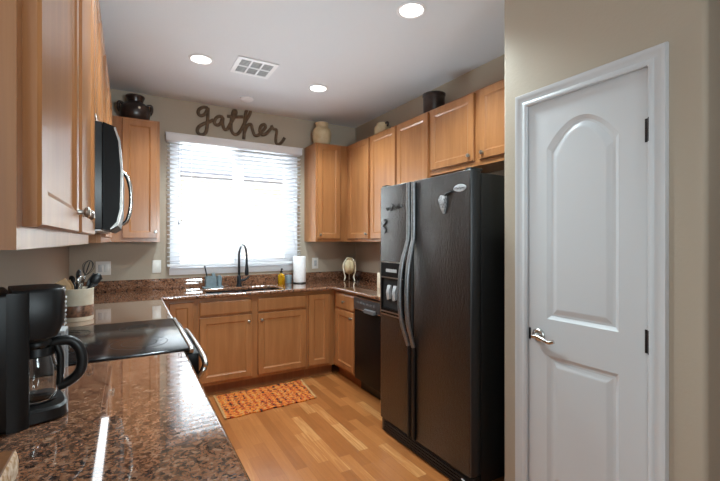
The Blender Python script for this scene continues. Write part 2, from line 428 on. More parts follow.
# window
win = sstruct('window_1', (WX0, YB, WZ0))
ww, wh = WX1 - WX0, WZ1 - WZ0
mb = MB()
for a in ((0, 0, ww, 0.055), (0, wh - 0.055, ww, wh), (0, 0.055, 0.10, wh - 0.055), (ww - 0.10, 0.055, ww, wh - 0.055), (ww / 2 - 0.03, 0.055, ww / 2 + 0.03, wh - 0.055)):
    mb.box(a[0], 0.075, a[1], a[2], 0.135, a[3])
mb.build('frame', 'vinyl', win, bevel=0.003)
mb = MB(); y0, y1 = 0.065, 0.09
for a in ((ww / 2 + 0.03, 0.055, ww / 2 + 0.07, wh - 0.055), (ww - 0.135, 0.055, ww - 0.10, wh - 0.055), (ww / 2 + 0.07, 0.055, ww - 0.135, 0.095), (ww / 2 + 0.07, wh - 0.095, ww - 0.135, wh - 0.055)):
    mb.box(a[0], y0, a[1], a[2], y1, a[3])
mb.build('sash', 'vinyl', win, bevel=0.002)
MB().box(0.10, 0.10, 0.055, ww - 0.10, 0.104, wh - 0.055).build('pane', 'pane', win, smooth=False)
struct('trim_2', MB().box(0.335, YB - 0.016, 1.035, 1.66, YB, 1.10, 0.003).box(WX0, YB, WZ0 - 0.002, WX1, YB + 0.07, WZ0 + 0.008), 'vinyl')
struct('trim_3', MB().box(WX0, YB, WZ0 + 0.008, WX0 + 0.006, YB + 0.075, WZ1).box(WX1 - 0.006, YB, WZ0 + 0.008, WX1, YB + 0.075, WZ1).box(WX0 + 0.006, YB, WZ1 - 0.006, WX1 - 0.006, YB + 0.075, WZ1), 'vinyl')

# outside: yard and the neighbour's house
struct('floor_yard', MB().box(-6, 4.45, -0.25, 9, 13, -0.15), 'yard', smooth=False)
nb = thing('neighbour_house', 'pale stucco house with grey roof seen through the window blinds', 'house', (1.5, 8.6, -0.15))
MB().box(-5, 0, 0, 6, 3, 2.75).build('wall', 'stucco', nb, smooth=False)
MB().prism([(-0.5, 2.75), (-0.5, 2.87), (2.2, 3.7), (4.0, 3.7), (4.0, 2.75)], -5.3, 6.3, axis='X').build('roof', 'roof', nb, smooth=False)

# blinds
BX0, BX1, BZ0, BZ1 = 0.315, 1.665, 1.118, 2.335
bl = thing('window_blind', 'white horizontal slat blind hanging over the kitchen window', 'blind', ((BX0 + BX1) / 2, YB, BZ0))
bw2 = (BX1 - BX0) / 2
ns = 28
pitch = (BZ1 - BZ0 - 0.03) / ns
tilt = math.radians(-8)
for i in range(ns):
    z = 0.03 + pitch * (i + 0.6); mb = MB()
    dy, dz = 0.025 * math.cos(tilt), 0.025 * math.sin(tilt)
    c_ = -0.040
    prof = []
    for k in range(5):
        q = k / 4 * 2 - 1
        prof.append((c_ + q * dy, z + q * dz + 0.003 * (1 - q * q)))
    top = prof; bot = [(y, zz - 0.0028) for y, zz in prof[::-1]]
    mb.prism(top + bot, -bw2, bw2, axis='X')
    mb.build('slat', 'slat', bl)
MB().box(-bw2, -0.066, 0.0, bw2, -0.014, 0.022, 0.003).build('bottom_rail', 'vinyl', bl)
MB().box(-bw2 - 0.012, -0.078, BZ1 - BZ0 - 0.012, bw2 + 0.012, -0.066, 2.40 - BZ0, 0.002).box(-bw2 - 0.012, -0.066, BZ1 - BZ0 - 0.012, -bw2 - 0.002, -0.001, 2.40 - BZ0).box(bw2 + 0.002, -0.066, BZ1 - BZ0 - 0.012, bw2 + 0.012, -0.001, 2.40 - BZ0).box(-bw2 - 0.016, -0.084, 2.388 - BZ0, bw2 + 0.016, -0.001, 2.40 - BZ0, 0.002).build('valance', 'vinyl', bl)
MB().box(-bw2, -0.062, BZ1 - BZ0 - 0.004, bw2, -0.008, BZ1 - BZ0 + 0.045).build('headrail', 'vinyl', bl)
for x in (-0.46, 0.0, 0.46):
    MB().box(x - 0.0012, -0.067, 0.02, x + 0.0012, -0.0655, BZ1 - BZ0).build('ladder_cord', 'vinyl', bl)
MB().tube([(-0.575, -0.07, 1.2), (-0.575, -0.072, 0.44)], 0.0012, 6).lathe([(0, 0.40), (0.007, 0.405), (0.004, 0.44), (0, 0.44)], (-0.575, -0.072, 0), 10).tube([(-0.555, -0.07, 1.2), (-0.555, -0.072, 0.45)], 0.0012, 6).lathe([(0, 0.41), (0.007, 0.415), (0.004, 0.45), (0, 0.45)], (-0.555, -0.072, 0), 10).build('pull_cord', 'grey_plastic', bl)

# ------------------------------------------------------------------ cabinets
def rect(x0, x1, z0, z1, i, y): return [(x0 + i, y, z0 + i), (x1 - i, y, z0 + i), (x1 - i, y, z1 - i), (x0 + i, y, z1 - i)]
def door_bm(x0, x1, z0, z1, t_=0.022, stile=0.052):
    return MB().loft([rect(x0, x1, z0, z1, 0, 0.0), rect(x0, x1, z0, z1, 0, -t_ + 0.005), rect(x0, x1, z0, z1, 0.004, -t_),
                      rect(x0, x1, z0, z1, stile, -t_), rect(x0, x1, z0, z1, stile + 0.004, -t_ + 0.004), rect(x0, x1, z0, z1, stile + 0.012, -t_ + 0.008)], cap0=True)
def drawer_bm(x0, x1, z0, z1, t_=0.022):
    return MB().loft([rect(x0, x1, z0, z1, 0, 0.0), rect(x0, x1, z0, z1, 0, -t_ + 0.006), rect(x0, x1, z0, z1, 0.010, -t_)], cap0=True)
def knob(parent, x, z, y=-0.022, m='nickel'):
    return MB().lathe([(0, 0), (0.008, 0), (0.0055, -0.006), (0.006, -0.012), (0.0135, -0.017), (0.014, -0.022), (0.010, -0.027), (0, -0.028)], (x, y, z), 18, 'Y').build('knob', m, parent)
def frame_bm(w_, h_, openings, depth, toe=0.0, top=True):
    """face frame with openings + carcass; front plane y=0, back y=depth"""
    mb = MB()
    mb.prism([(0, toe), (w_, toe), (w_, h_), (0, h_)], 0.0, 0.019, holes=[[(a, c), (b, c), (b, d), (a, d)] for a, b, c, d in openings], axis='Y')
    t_ = 0.016
    mb.box(0.0, 0.0195, toe, t_, depth - 0.002, h_); mb.box(w_ - t_, 0.0195, toe, w_, depth - 0.002, h_)
    mb.box(t_, 0.0195, toe, w_ - t_, depth - 0.002, toe + t_); mb.box(t_, depth - 0.010, toe + t_, w_ - t_, depth - 0.002, h_)
    if top: mb.box(t_, 0.0195, h_ - t_, w_ - t_, depth - 0.010, h_)
    return mb
def cabinet(name, label, loc, rotz, w_, h_, depth, doors, drawers=(), toe=0.0, group=None):
    """doors: (x0, x1, z0, z1, knob_x or None, knob_z)"""
    root = thing(name, label, 'cabinet', loc, rotz, group)
    ops = [(a + 0.012, b - 0.012, c + 0.012, d - 0.012) for a, b, c, d, *_ in list(doors) + list(drawers)]
    frame_bm(w_, h_, ops, depth, toe, toe == 0).build('cabinet_body', 'wood', root, smooth=False)
    if toe: MB().box(0.0, 0.055, 0.0, w_, depth - 0.002, toe - 0.0005).build('toe_kick', 'wood_toe', root, smooth=False)
    for a, b, c, d, kx, kz in doors:
        o = door_bm(a, b, c, d, stile=min(0.052, (b - a) * 0.24)).build('door', 'wood', root, smooth=False)
        if kx is not None: knob(o, kx, kz)
    for a, b, c, d, kx, kz in drawers:
        o = drawer_bm(a, b, c, d).build('drawer_front', 'wood', root, smooth=False)
        if kx is not None: knob(o, kx, kz)
    return root
ZU, HU = 1.357, 1.065
R90 = PI / 2
# left wall uppers: local x -> +Y, front faces +X
FX = -0.134
dz0, dz1 = 0.033, HU - 0.012
cabinet('upper_cabinet', 'tall honey wood upper cabinet nearest the camera, left of the microwave', (FX, 0.712, ZU), R90, 1.128, HU, 0.314,
        [(0.035, 0.550, dz0, dz1, 0.520, 0.085), (0.622, 1.108, dz0, dz1, 0.652, 0.085)], group='upper cabinets on the left wall')
cabinet('upper_cabinet', 'short honey wood cabinet directly above the microwave', (FX, 1.842, 1.838), R90, 0.766, 2.422 - 1.838, 0.314,
        [(0.022, 0.372, 0.025, 0.572, 0.345, 0.055), (0.394, 0.744, 0.025, 0.572, 0.421, 0.055)], group='upper cabinets on the left wall')
cabinet('upper_cabinet', 'tall upper cabinet on the left wall beyond the microwave', (FX, 2.610, ZU), R90, 1.338, HU, 0.314,
        [(0.022, 0.49, dz0, dz1, 0.46, 0.085), (0.51, 0.97, dz0, dz1, 0.54, 0.085)], group='upper cabinets on the left wall')
# back wall uppers
FYU = 3.953
cabinet('upper_cabinet', 'single door wood upper cabinet left of the window with a dark pot on top', (XL, FYU, ZU), 0, 0.235 - XL, HU, YB - FYU,
        [(0.399, 0.664, dz0, dz1, 0.650, 0.09)], group='upper cabinets on the back wall')
cabinet('upper_cabinet', 'single door wood upper cabinet right of the window under the tall beige vase', (1.732, FYU, ZU), 0, XR - 1.732, HU, YB - FYU,
        [(0.018, 0.290, dz0, dz1, 0.045, 0.075)], group='upper cabinets on the back wall')
# right wall uppers: local x -> -Y
RX = 2.112
cabinet('upper_cabinet', 'wood upper cabinet in the right back corner, nearest the window on the right wall', (RX, FYU - 0.002, ZU), -R90, FYU - 0.002 - 3.435, HU, XR - RX,
        [(0.07, 0.492, dz0, dz1, 0.465, 0.08)], group='upper cabinets on the right wall')
cabinet('upper_cabinet', 'two door wood upper cabinet between the corner cabinet and the one over the fridge', (RX, 3.433, ZU), -R90, 3.433 - 2.512, HU, XR - RX,
        [(0.018, 0.448, dz0, dz1, 0.42, 0.08), (0.470, 0.900, dz0, dz1, 0.50, 0.08)], group='upper cabinets on the right wall')
cabinet('upper_cabinet', 'short two door wood cabinet above the black refrigerator', (RX, 2.510, 1.892), -R90, 2.510 - 1.55, 2.422 - 1.892, XR - RX,
        [(0.015, 0.478, 0.038, 0.516, 0.440, 0.08), (0.530, 0.945, 0.038, 0.516, 0.565, 0.08)], group='upper cabinets on the right wall')
# base cabinets on the back wall
FYB = 3.687; HB = 0.873; TOE = 0.10
cabinet('base_cabinet', 'narrow door base cabinet in the back left corner beside the sink cabinet', (0.190, FYB, 0), 0, 0.506 - 0.190, HB, YB - FYB,
        [(0.10, 0.290, 0.13, 0.845, None, 0)], toe=TOE, group='base cabinets under the granite')
cabinet('base_cabinet', 'two door base cabinet under the sink, behind the orange rug', (0.508, FYB, 0), 0, 1.012, HB, YB - FYB,
        [(0.018, 0.468, 0.13, 0.695, 0.435, 0.635), (0.524, 0.998, 0.13, 0.695, 0.555, 0.635)],
        [(0.018, 0.468, 0.715, 0.838, None, 0), (0.524, 0.998, 0.715, 0.838, None, 0)], toe=TOE, group='base cabinets under the granite')
cabinet('base_cabinet', 'narrow door base cabinet between the sink cabinet and the right corner', (1.522, FYB, 0), 0, 1.82 - 1.522, HB, YB - FYB,
        [(0.014, 0.236, 0.13, 0.838, None, 0)], toe=TOE, group='base cabinets under the granite')
# right base with drawer
cabinet('base_cabinet', 'base cabinet with one drawer over a door, left of the dishwasher', (1.822, FYB - 0.002, 0), -R90, FYB - 0.002 - 3.225, HB, XR - 1.822,
        [(0.075, 0.445, 0.13, 0.690, 0.405, 0.635)], [(0.075, 0.445, 0.705, 0.848, 0.26, 0.777)], toe=TOE, group='base cabinets under the granite')
# left base run
cabinet('base_cabinet', 'base cabinet under the near left counter, this side of the stove', (0.160, 0.20, 0), R90, 1.635, HB, 0.608,
        [(0.02, 0.53, 0.13, 0.695, 0.49, 0.635), (0.55, 1.06, 0.13, 0.695, 0.59, 0.635), (1.08, 1.615, 0.13, 0.695, 1.12, 0.635)],
        [(0.02, 0.53, 0.715, 0.838, 0.275, 0.777), (0.55, 1.06, 0.715, 0.838, 0.805, 0.777), (1.08, 1.615, 0.715, 0.838, 1.35, 0.777)], toe=TOE, group='base cabinets under the granite')
cabinet('base_cabinet', 'base cabinet under the left counter beyond the stove', (0.186, 2.612, 0), R90, FYB - 2.612 - 0.002, HB, 0.630,
        [(0.02, 0.50, 0.13, 0.695, 0.46, 0.635), (0.52, 0.98, 0.13, 0.695, 0.56, 0.635)],
        [(0.02, 0.50, 0.715, 0.838, 0.26, 0.777), (0.52, 0.98, 0.715, 0.838, 0.75, 0.777)], toe=TOE, group='base cabinets under the granite')

# ------------------------------------------------------------------ countertops
ZT = 0.905; CXN, CXL, CXR, CYB = 0.208, 0.232, 1.778, 3.620
def counter(name, label, outer, holes=()):
    root = thing(name, label, 'countertop', (outer[0][0], outer[0][1], HB + 0.001))
    ox, oy = outer[0]
    mb = MB().prism([(x - ox, y - oy) for x, y in outer], 0.0, ZT - HB - 0.001, holes=[[(x - ox, y - oy) for x, y in h] for h in holes])
    mb.build('slab', 'granite', root, bevel=0.010)
    return root, ox, oy
c1, ox, oy = counter('granite_countertop', 'polished brown granite counter in the foreground under the coffee maker', [(XL, 0.18), (CXN, 0.18), (CXN, 1.834), (XL, 1.834)])
MB().box(0, 0, ZT - HB - 0.001, 0.02, 1.65, 1.005 - HB, 0.003).build('backsplash', 'granite', c1)
SK = (0.60, 1.30, 3.70, 4.06)
def rrect(x0, x1, y0, y1, r, n=5):
    L = []
    for cx, cy, a in ((x1 - r, y1 - r, 0), (x0 + r, y1 - r, R90), (x0 + r, y0 + r, PI), (x1 - r, y0 + r, 1.5 * PI)):
        L += [(cx + r * math.cos(a + R90 * k / n), cy + r * math.sin(a + R90 * k / n)) for k in range(n + 1)]
    return L
c2, ox, oy = counter('granite_countertop', 'U shaped brown granite counter around the sink and corners under the window',
    [(XL, 2.606), (CXL, 2.606), (CXL, CYB), (CXR, CYB), (CXR, 2.475), (XR, 2.475), (XR, YB), (XL, YB)], [rrect(*SK, 0.06)])
z0 = ZT - HB - 0.001; z1 = 1.005 - HB
MB().box(0, 0, z0, 0.02, YB - oy - 0.02, z1, 0.003).box(0, YB - oy - 0.02, z0, XR - ox, YB - oy, z1, 0.003).box(XR - ox - 0.02, 2.475 - oy, z0, XR - ox, YB - oy - 0.02, z1, 0.003).build('backsplash', 'granite', c2)

# sink
sk = thing('sink', 'dark double bowl sink set in the granite below the window', 'sink', ((SK[0] + SK[1]) / 2, (SK[2] + SK[3]) / 2, 0.70))
hw, hd = (SK[1] - SK[0]) / 2, (SK[3] - SK[2]) / 2
for x0, x1 in ((-hw - 0.01, -0.012), (0.012, hw + 0.01)):
    loops = [[(x, y, z) for x, y in rrect(x0 + i, x1 - i, -hd - 0.01 + i, hd + 0.01 - i, 0.055)] for i, z in ((-0.012, 0.17), (0.0, 0.172), (0.004, 0.168), (0.012, 0.02), (0.03, 0.004), (0.08, 0.0))]
    MB().loft(loops).build('bowl', 'black_metal', sk)
    MB().cyl(((x0 + x1) / 2, 0, 0.001), 0.04, 0.004, 20).build('drain', 'steel', sk)

# faucet
fa = thing('faucet', 'tall black gooseneck kitchen faucet behind the sink', 'faucet', (0.968, 4.135, ZT))
MB().lathe([(0, 0), (0.030, 0), (0.030, 0.008), (0.024, 0.016), (0.021, 0.03), (0.021, 0.10), (0.014, 0.11), (0, 0.11)], seg=24).build('body', 'black_metal', fa)
path = spline([(0, 0, 0.10), (0, 0, 0.25), (0, -0.004, 0.335), (0.01, -0.05, 0.405), (0.02, -0.11, 0.415), (0.028, -0.165, 0.375), (0.03, -0.185, 0.30), (0.03, -0.187, 0.23)])
MB().tube(path, 0.0115, 14).build('spout', 'black_metal', fa)
MB().lathe([(0, 0.125), (0.017, 0.125), (0.020, 0.14), (0.017, 0.19), (0.012, 0.235), (0, 0.235)], (0.03, -0.187, 0), 18).build('spray_head', 'black_metal', fa)
MB().tube([(0.018, 0, 0.06), (0.055, -0.004, 0.062), (0.075, -0.006, 0.075), (0.10, -0.01, 0.10)], [0.013, 0.013, 0.009, 0.007], 12).build('handle', 'black_metal', fa)

# ------------------------------------------------------------------ stove
st = thing('stove', 'black glass top range set between the left counters', 'stove', (0.0, 2.22, 0.0))
y0, y1 = -0.380, 0.380
MB().box(-0.44, y0, 0.10, 0.205, y1, 0.893).box(-0.40, y0 + 0.02, 0.0, 0.15, y1 - 0.02, 0.10).build('oven_body', 'black_gloss', st, smooth=False)
top = MB().box(-0.442, y0 + 0.0, 0.894, 0.2215, y1, 0.912, 0.004).build('cooktop', 'glass_top', st)
MB().box(0.222, y0, 0.890, 0.240, y1, 0.915, 0.004).build('front_trim', 'steel', st)
for x, y, r in ((-0.27, -0.17, 0.085), (-0.27, 0.18, 0.105), (0.04, -0.18, 0.115), (0.04, 0.18, 0.085)):
    mb = MB()
    for q in (r, r * 0.62):
        mb.lathe([(q - 0.002, 0.9121), (q - 0.002, 0.9125), (q, 0.9125), (q, 0.9121)], (x, y, 0), 48)
    mb.build('burner_ring', 'dark_metal', st)
MB().box(0.2055, y0 + 0.003, 0.795, 0.262, y1 - 0.003, 0.886, 0.006).build('control_panel', 'black_gloss', st)
od = MB().box(0.2055, y0 + 0.003, 0.27, 0.264, y1 - 0.003, 0.79, 0.006).build('oven_door', 'black_gloss', st)
hp = spline([(0.264, y0 + 0.012, 0.780), (0.284, y0 + 0.014, 0.815), (0.290, y0 + 0.05, 0.842), (0.293, 0, 0.848), (0.290, y1 - 0.05, 0.842), (0.284, y1 - 0.014, 0.815), (0.264, y1 - 0.012, 0.780)])
MB().tube(hp, 0.013, 12).build('handle', 'steel', od)
MB().box(0.2055, y0 + 0.003, 0.105, 0.240, y1 - 0.003, 0.262, 0.006).build('drawer_front', 'black_gloss', st)

# ------------------------------------------------------------------ microwave
mw = thing('microwave', 'black microwave with curved steel handle mounted over the stove', 'microwave', (XL, 2.2245, 1.408))
y0, y1 = -0.377, 0.377; h = 0.425; bx = -XL      # local x = world x + 0.45
MB().box(0.002, y0, 0.006, 0.36, y1, h, 0.004).build('housing', 'black_plastic', mw)
# bowed door front: loft across y
mb = MB(); loops = []
for k in range(13):
    q = k / 12 * 2 - 1; y = q * 0.377
    b = 0.003 * (1 - q * q)
    loops.append([(0.361, y, 0.008), (0.385 + b, y, 0.0), (0.412 + b, y, 0.02), (0.424 + b, y, 0.08), (0.427 + b, y, 0.24), (0.418 + b, y, 0.36), (0.402 + b, y, 0.41), (0.361, y, h)])
mb.loft(loops, cap0=True, cap1=True); mb.build('door', 'black_gloss', mw)
mb = MB()
for s, yy in ((-1, y0 - 0.001),):
    mb.loft([[(0.386, yy, 0.004), (0.412, yy, 0.022), (0.425, yy, 0.08), (0.428, yy, 0.24), (0.419, yy, 0.36), (0.402, yy, 0.41), (0.398, yy, 0.405), (0.413, yy, 0.355), (0.421, yy, 0.24), (0.418, yy, 0.085), (0.407, yy, 0.035), (0.386, yy, 0.010)],
             [(0.388, yy + 0.02, 0.002), (0.414, yy + 0.02, 0.022), (0.427, yy + 0.02, 0.08), (0.430, yy + 0.02, 0.24), (0.421, yy + 0.02, 0.36), (0.405, yy + 0.02, 0.411), (0.398, yy + 0.02, 0.405), (0.413, yy + 0.02, 0.355), (0.421, yy + 0.02, 0.24), (0.418, yy + 0.02, 0.085), (0.407, yy + 0.02, 0.035), (0.386, yy + 0.02, 0.010)]], cap0=True, cap1=True)
mb.build('door_edge_trim', 'steel', mw)
hp = spline([(0.42, 0.20, 0.045), (0.440, 0.195, 0.065), (0.455, 0.19, 0.12), (0.459, 0.19, 0.18), (0.455, 0.19, 0.24), (0.440, 0.195, 0.295), (0.42, 0.20, 0.315)])
MB().tube(hp, 0.010, 12).build('handle', 'steel', mw)
MB().box(0.32, y0 + 0.01, -0.001, 0.355, y1 - 0.01, 0.0055).build('vent_strip', 'vinyl', mw)
MB().box(0.03, y0 + 0.02, 0.000, 0.30, y1 - 0.02, 0.0055).build('underside_panel', 'grey_plastic', mw)

tl = bpy.data.lights.new('counter_streak_light', 'AREA'); tl.shape = 'RECTANGLE'; tl.size = 0.034; tl.size_y = 0.72; tl.energy = 0.24; tl.color = (0.9, 0.96, 1.0)  # area light added under the vent strip for its streak in the counter
tlo = bpy.data.objects.new('counter_streak_light', tl); COL.objects.link(tlo); tlo.parent = mw; tlo.location = (0.338, 0, -0.003)

# ------------------------------------------------------------------ refrigerator
FY0, FY1, FXF, FH = 1.553, 2.448, 1.580, 1.752
fg = thing('refrigerator', 'tall black side by side refrigerator beside the pantry wall', 'refrigerator', (FXF, (FY0 + FY1) / 2, 0))
yc = (FY0 + FY1) / 2
a0, a1 = FY0 - yc, FY1 - yc
sp_ = 2.066 - yc
MB().box(0.085, a0 + 0.008, 0.03, 0.775, a1 - 0.008, FH - 0.012, 0.004).build('cabinet_body', 'black_plastic', fg)
def fdoor(y0, y1):
    # rounded front slab
    mb = MB(); z0, z1 = 0.095, FH
    r = 0.018
    L = [(0.075, y0), (0.012, y0), (0.004, y0 + 0.006), (0.0, y0 + r)] + [(0.0, y1 - r), (0.004, y1 - 0.006), (0.012, y1), (0.075, y1)]
    return mb.prism(L, z0, z1)
def edges_black(o):
    o.data.materials.append(M['black_plastic'])
    for p in o.data.polygons:
        if abs(p.normal.x) < 0.6: p.material_index = 1
dl = fdoor(sp_ + 0.006, a1).build('freezer_door', 'fridge', fg, bevel=0.004)
dr = fdoor(a0, sp_ - 0.006).build('fridge_door', 'fridge', fg, bevel=0.004)
edges_black(dl); edges_black(dr)
for s, par in ((1, dl), (-1, dr)):
    yy = sp_ + s * 0.026
    hp = spline([(-0.010, yy, FH - 0.012), (-0.010, yy, 1.42), (-0.022, yy + s * 0.002, 1.34), (-0.058, yy + s * 0.010, 1.20), (-0.072, yy + s * 0.013, 1.02), (-0.060, yy + s * 0.010, 0.86), (-0.024, yy + s * 0.003, 0.735), (-0.010, yy, 0.69)], 8)
    MB().tube(hp, 0.013, 12, r2=0.016, nrm=(0, 1, 0)).build('handle', 'handle_grey', par)
    MB().tube([(-0.006, yy, 0.69), (-0.006, yy, 0.10)], 0.011, 12).build('handle_trim', 'black_plastic', par)
# top hinge covers and bottom grille
MB().box(0.01, a0 + 0.012, FH, 0.10, a0 + 0.05, FH + 0.014, 0.004).build('hinge_cover', 'black_plastic', fg)
MB().box(0.01, a1 - 0.07, FH, 0.10, a1 - 0.012, FH + 0.014, 0.004).build('hinge_cover', 'black_plastic', fg)
mb = MB().box(0.012, a0 + 0.01, 0.0, 0.08, a1 - 0.01, 0.085, 0.004)
for k in range(4): mb.box(0.000, a0 + 0.04, 0.014 + k * 0.018, 0.012, a1 - 0.05, 0.022 + k * 0.018)
mb.build('base_grille', 'black_plastic', fg)
MB().tube([(-0.004, a0 + 0.012, 0.055), (-0.012, a0 + 0.018, 0.066), (-0.008, a0 + 0.06, 0.07)], 0.005, 8).build('lower_hinge', 'light_grey', fg)
# dispenser on the freezer door
d0, d1, dz_0, dz_1 = 2.150 - yc, 2.418 - yc, 0.845, 1.225
mb = MB()
mb.prism([(d0, dz_0), (d1, dz_0), (d1, dz_1), (d0, dz_1)], -0.012, 0.001, holes=[[(d0 + 0.018, 0.895), (d1 - 0.018, 0.895), (d1 - 0.018, 1.105), (d0 + 0.018, 1.105)]], axis='X')
disp = mb.build('dispenser', 'black_gloss', dl)
mb = MB()
for z_ in (dz_1 - 0.006, 1.112, 0.872, 0.850): mb.box(-0.016, d0, z_ - 0.004, -0.011, d1, z_ + 0.004)
mb.box(-0.016, d1 - 0.006, dz_0, -0.011, d1, dz_1)
mb.build('dispenser_trim', 'nickel', dl)
MB().box(-0.0015, d0 + 0.018, 0.895, 0.0, d1 - 0.018, 1.105).build('dispenser_recess', 'dark_hole', dl)
MB().box(-0.014, d0 + 0.07, 1.150, -0.011, d1 - 0.07, 1.172).build('dispenser_display', 'light_grey', dl)
for o_, s in ((0.05, 1), (0.12, 1)):
    MB().loft([[(-0.003, d0 + o_ + 0.02, 1.06), (-0.003, d0 + o_ + 0.06, 1.06), (-0.012, d0 + o_ + 0.06, 1.06), (-0.012, d0 + o_ + 0.02, 1.06)],
               [(-0.003, d0 + o_ + 0.025, 1.03), (-0.003, d0 + o_ + 0.055, 1.02), (-0.028, d0 + o_ + 0.055, 1.01), (-0.028, d0 + o_ + 0.025, 1.02)],
               [(-0.003, d0 + o_ + 0.03, 0.965), (-0.003, d0 + o_ + 0.062, 0.955), (-0.016, d0 + o_ + 0.062, 0.955), (-0.016, d0 + o_ + 0.03, 0.965)]], cap0=True).build('dispenser_lever', 'light_grey', dl)
cl_scale = 0.85
# maker's badge
lg = MB().lathe([(0, 0), (1, 0), (1, -0.5), (0.9, -1), (0, -1)], seg=32, axis='X')
for vv in lg.bm.verts: vv.co = Vector((vv.co.x * 0.004, vv.co.y * 0.048, vv.co.z * 0.021))
badge = lg.build('badge', 'light_grey', dr); badge.location = (0.0, 1.635 - yc, 1.660)
tcv = bpy.data.curves.new('badge_text', 'FONT'); tcv.body = 'Whirlpool'; tcv.size = 0.019; tcv.align_x = 'CENTER'; tcv.align_y = 'CENTER'; tcv.extrude = 0.0004
tmp = bpy.data.objects.new('tmp', tcv); COL.objects.link(tmp)
bpy.context.view_layer.update()
me = bpy.data.meshes.new_from_object(tmp.evaluated_get(bpy.context.evaluated_depsgraph_get())); bpy.data.objects.remove(tmp)
me.transform(Matrix(((0, 0, -1, -0.0045), (-1, 0, 0, 0), (0, 1, 0, 0), (0, 0, 0, 1))))
bt = bpy.data.objects.new('lettering', me); COL.objects.link(bt); bt.parent = badge; me.materials.clear(); me.materials.append(M['dark_metal'])

# magnets (hang on the doors: things of their own)
def magnet(name, label, pts_list, r, loc, m, r2=0.004):
    mb = MB()
    for P in pts_list: mb.tube(spline([(0, y, z) for y, z in P], 5), r, 8, r2=r2, nrm=(1, 0, 0))
    o = mb.build(name, m); o.location = loc; tag(o, label, 'magnet', 'magnets on the refrigerator'); return o
magnet('fridge_magnet', 'black scrolled magnet lying sideways near the top of the freezer door',
       [[(-0.10, 0.0), (-0.08, 0.016), (-0.06, -0.004), (-0.04, 0.012), (-0.02, -0.010)], [(-0.03, -0.01), (0.0, 0.018), (0.02, -0.012), (0.05, 0.01), (0.07, -0.006), (0.085, 0.006)], [(0.0, 0.015), (0.015, 0.028)], [(-0.05, 0.004), (-0.062, 0.02)]], 0.0065, (FXF - 0.0045, 2.275, 1.592), 'black_plastic')
magnet('fridge_magnet', 'small upright black scroll magnet low on the freezer door',
       [[(0.0, 0.045), (-0.018, 0.03), (0.004, 0.012), (0.016, -0.004), (-0.006, -0.022), (-0.014, -0.04), (0.006, -0.05)], [(0.012, 0.03), (0.006, 0.042)]], 0.006, (FXF - 0.0045, 2.378, 1.475), 'black_plastic')
cl = thing('magnetic_clip', 'silver clip magnet hanging below the oval badge on the fridge door', 'magnet', (FXF, 1.762, 1.583), group='magnets on the refrigerator')
MB().loft([[(-0.001, -0.026, 0.052), (-0.001, 0.026, 0.060), (-0.010, 0.026, 0.060), (-0.010, -0.026, 0.052)],
           [(-0.001, -0.030, 0.02), (-0.001, 0.032, 0.03), (-0.022, 0.032, 0.03), (-0.022, -0.030, 0.02)],
           [(-0.001, -0.022, -0.03), (-0.001, 0.018, -0.03), (-0.016, 0.018, -0.03), (-0.016, -0.022, -0.03)],
           [(-0.001, -0.010, -0.068), (-0.001, 0.006, -0.068), (-0.008, 0.006, -0.068), (-0.008, -0.010, -0.068)]], cap0=True).build('jaw', 'clip_grey', cl)
MB().tube([(-0.008, -0.02, 0.055), (-0.010, -0.05, 0.068), (-0.008, -0.085, 0.072)], 0.008, 8).build('arm', 'black_plastic', cl)

cl.scale = (1, cl_scale, cl_scale)

# ------------------------------------------------------------------ dishwasher
dw = thing('dishwasher', 'black dishwasher between the drawer cabinet and the refrigerator', 'dishwasher', (1.80, 2.92, 0))
y0, y1 = -0.295, 0.298
MB().box(0.025, y0, 0.10, 0.57, y1, 0.868).box(0.07, y0, 0, 0.57, y1, 0.10).build('tub_housing', 'black_plastic', dw, smooth=False)
MB().box(0.0, y0, 0.11, 0.0245, y1, 0.735, 0.004).build('door_panel', 'black_gloss', dw)
cp = MB().box(-0.010, y0, 0.745, 0.0245, y1, 0.862, 0.006).build('control_panel', 'panel_grey', dw)
for k in range(6):
    MB().box(-0.013, y1 - 0.10 - k * 0.055, 0.800, -0.0095, y1 - 0.065 - k * 0.055, 0.820, 0.001).build('button', 'grey_plastic', cp)
MB().box(-0.012, y0 + 0.004, 0.852, -0.0095, y1 - 0.004, 0.861).box(-0.012, y0 + 0.004, 0.747, -0.0095, y1 - 0.004, 0.753).build('panel_trim', 'nickel', cp)
MB().loft([[(-0.011, -0.09, 0.775), (-0.011, 0.09, 0.775), (-0.011, 0.09, 0.745), (-0.011, -0.09, 0.745)], [(-0.030, -0.08, 0.768), (-0.030, 0.08, 0.768), (-0.034, 0.08, 0.742), (-0.034, -0.08, 0.742)]], cap0=True).build('handle', 'handle_grey', dw)
MB().box(0.072, y0 + 0.01, 0.005, 0.0695, y1 - 0.01, 0.10).build('toe_panel', 'black_plastic', dw)

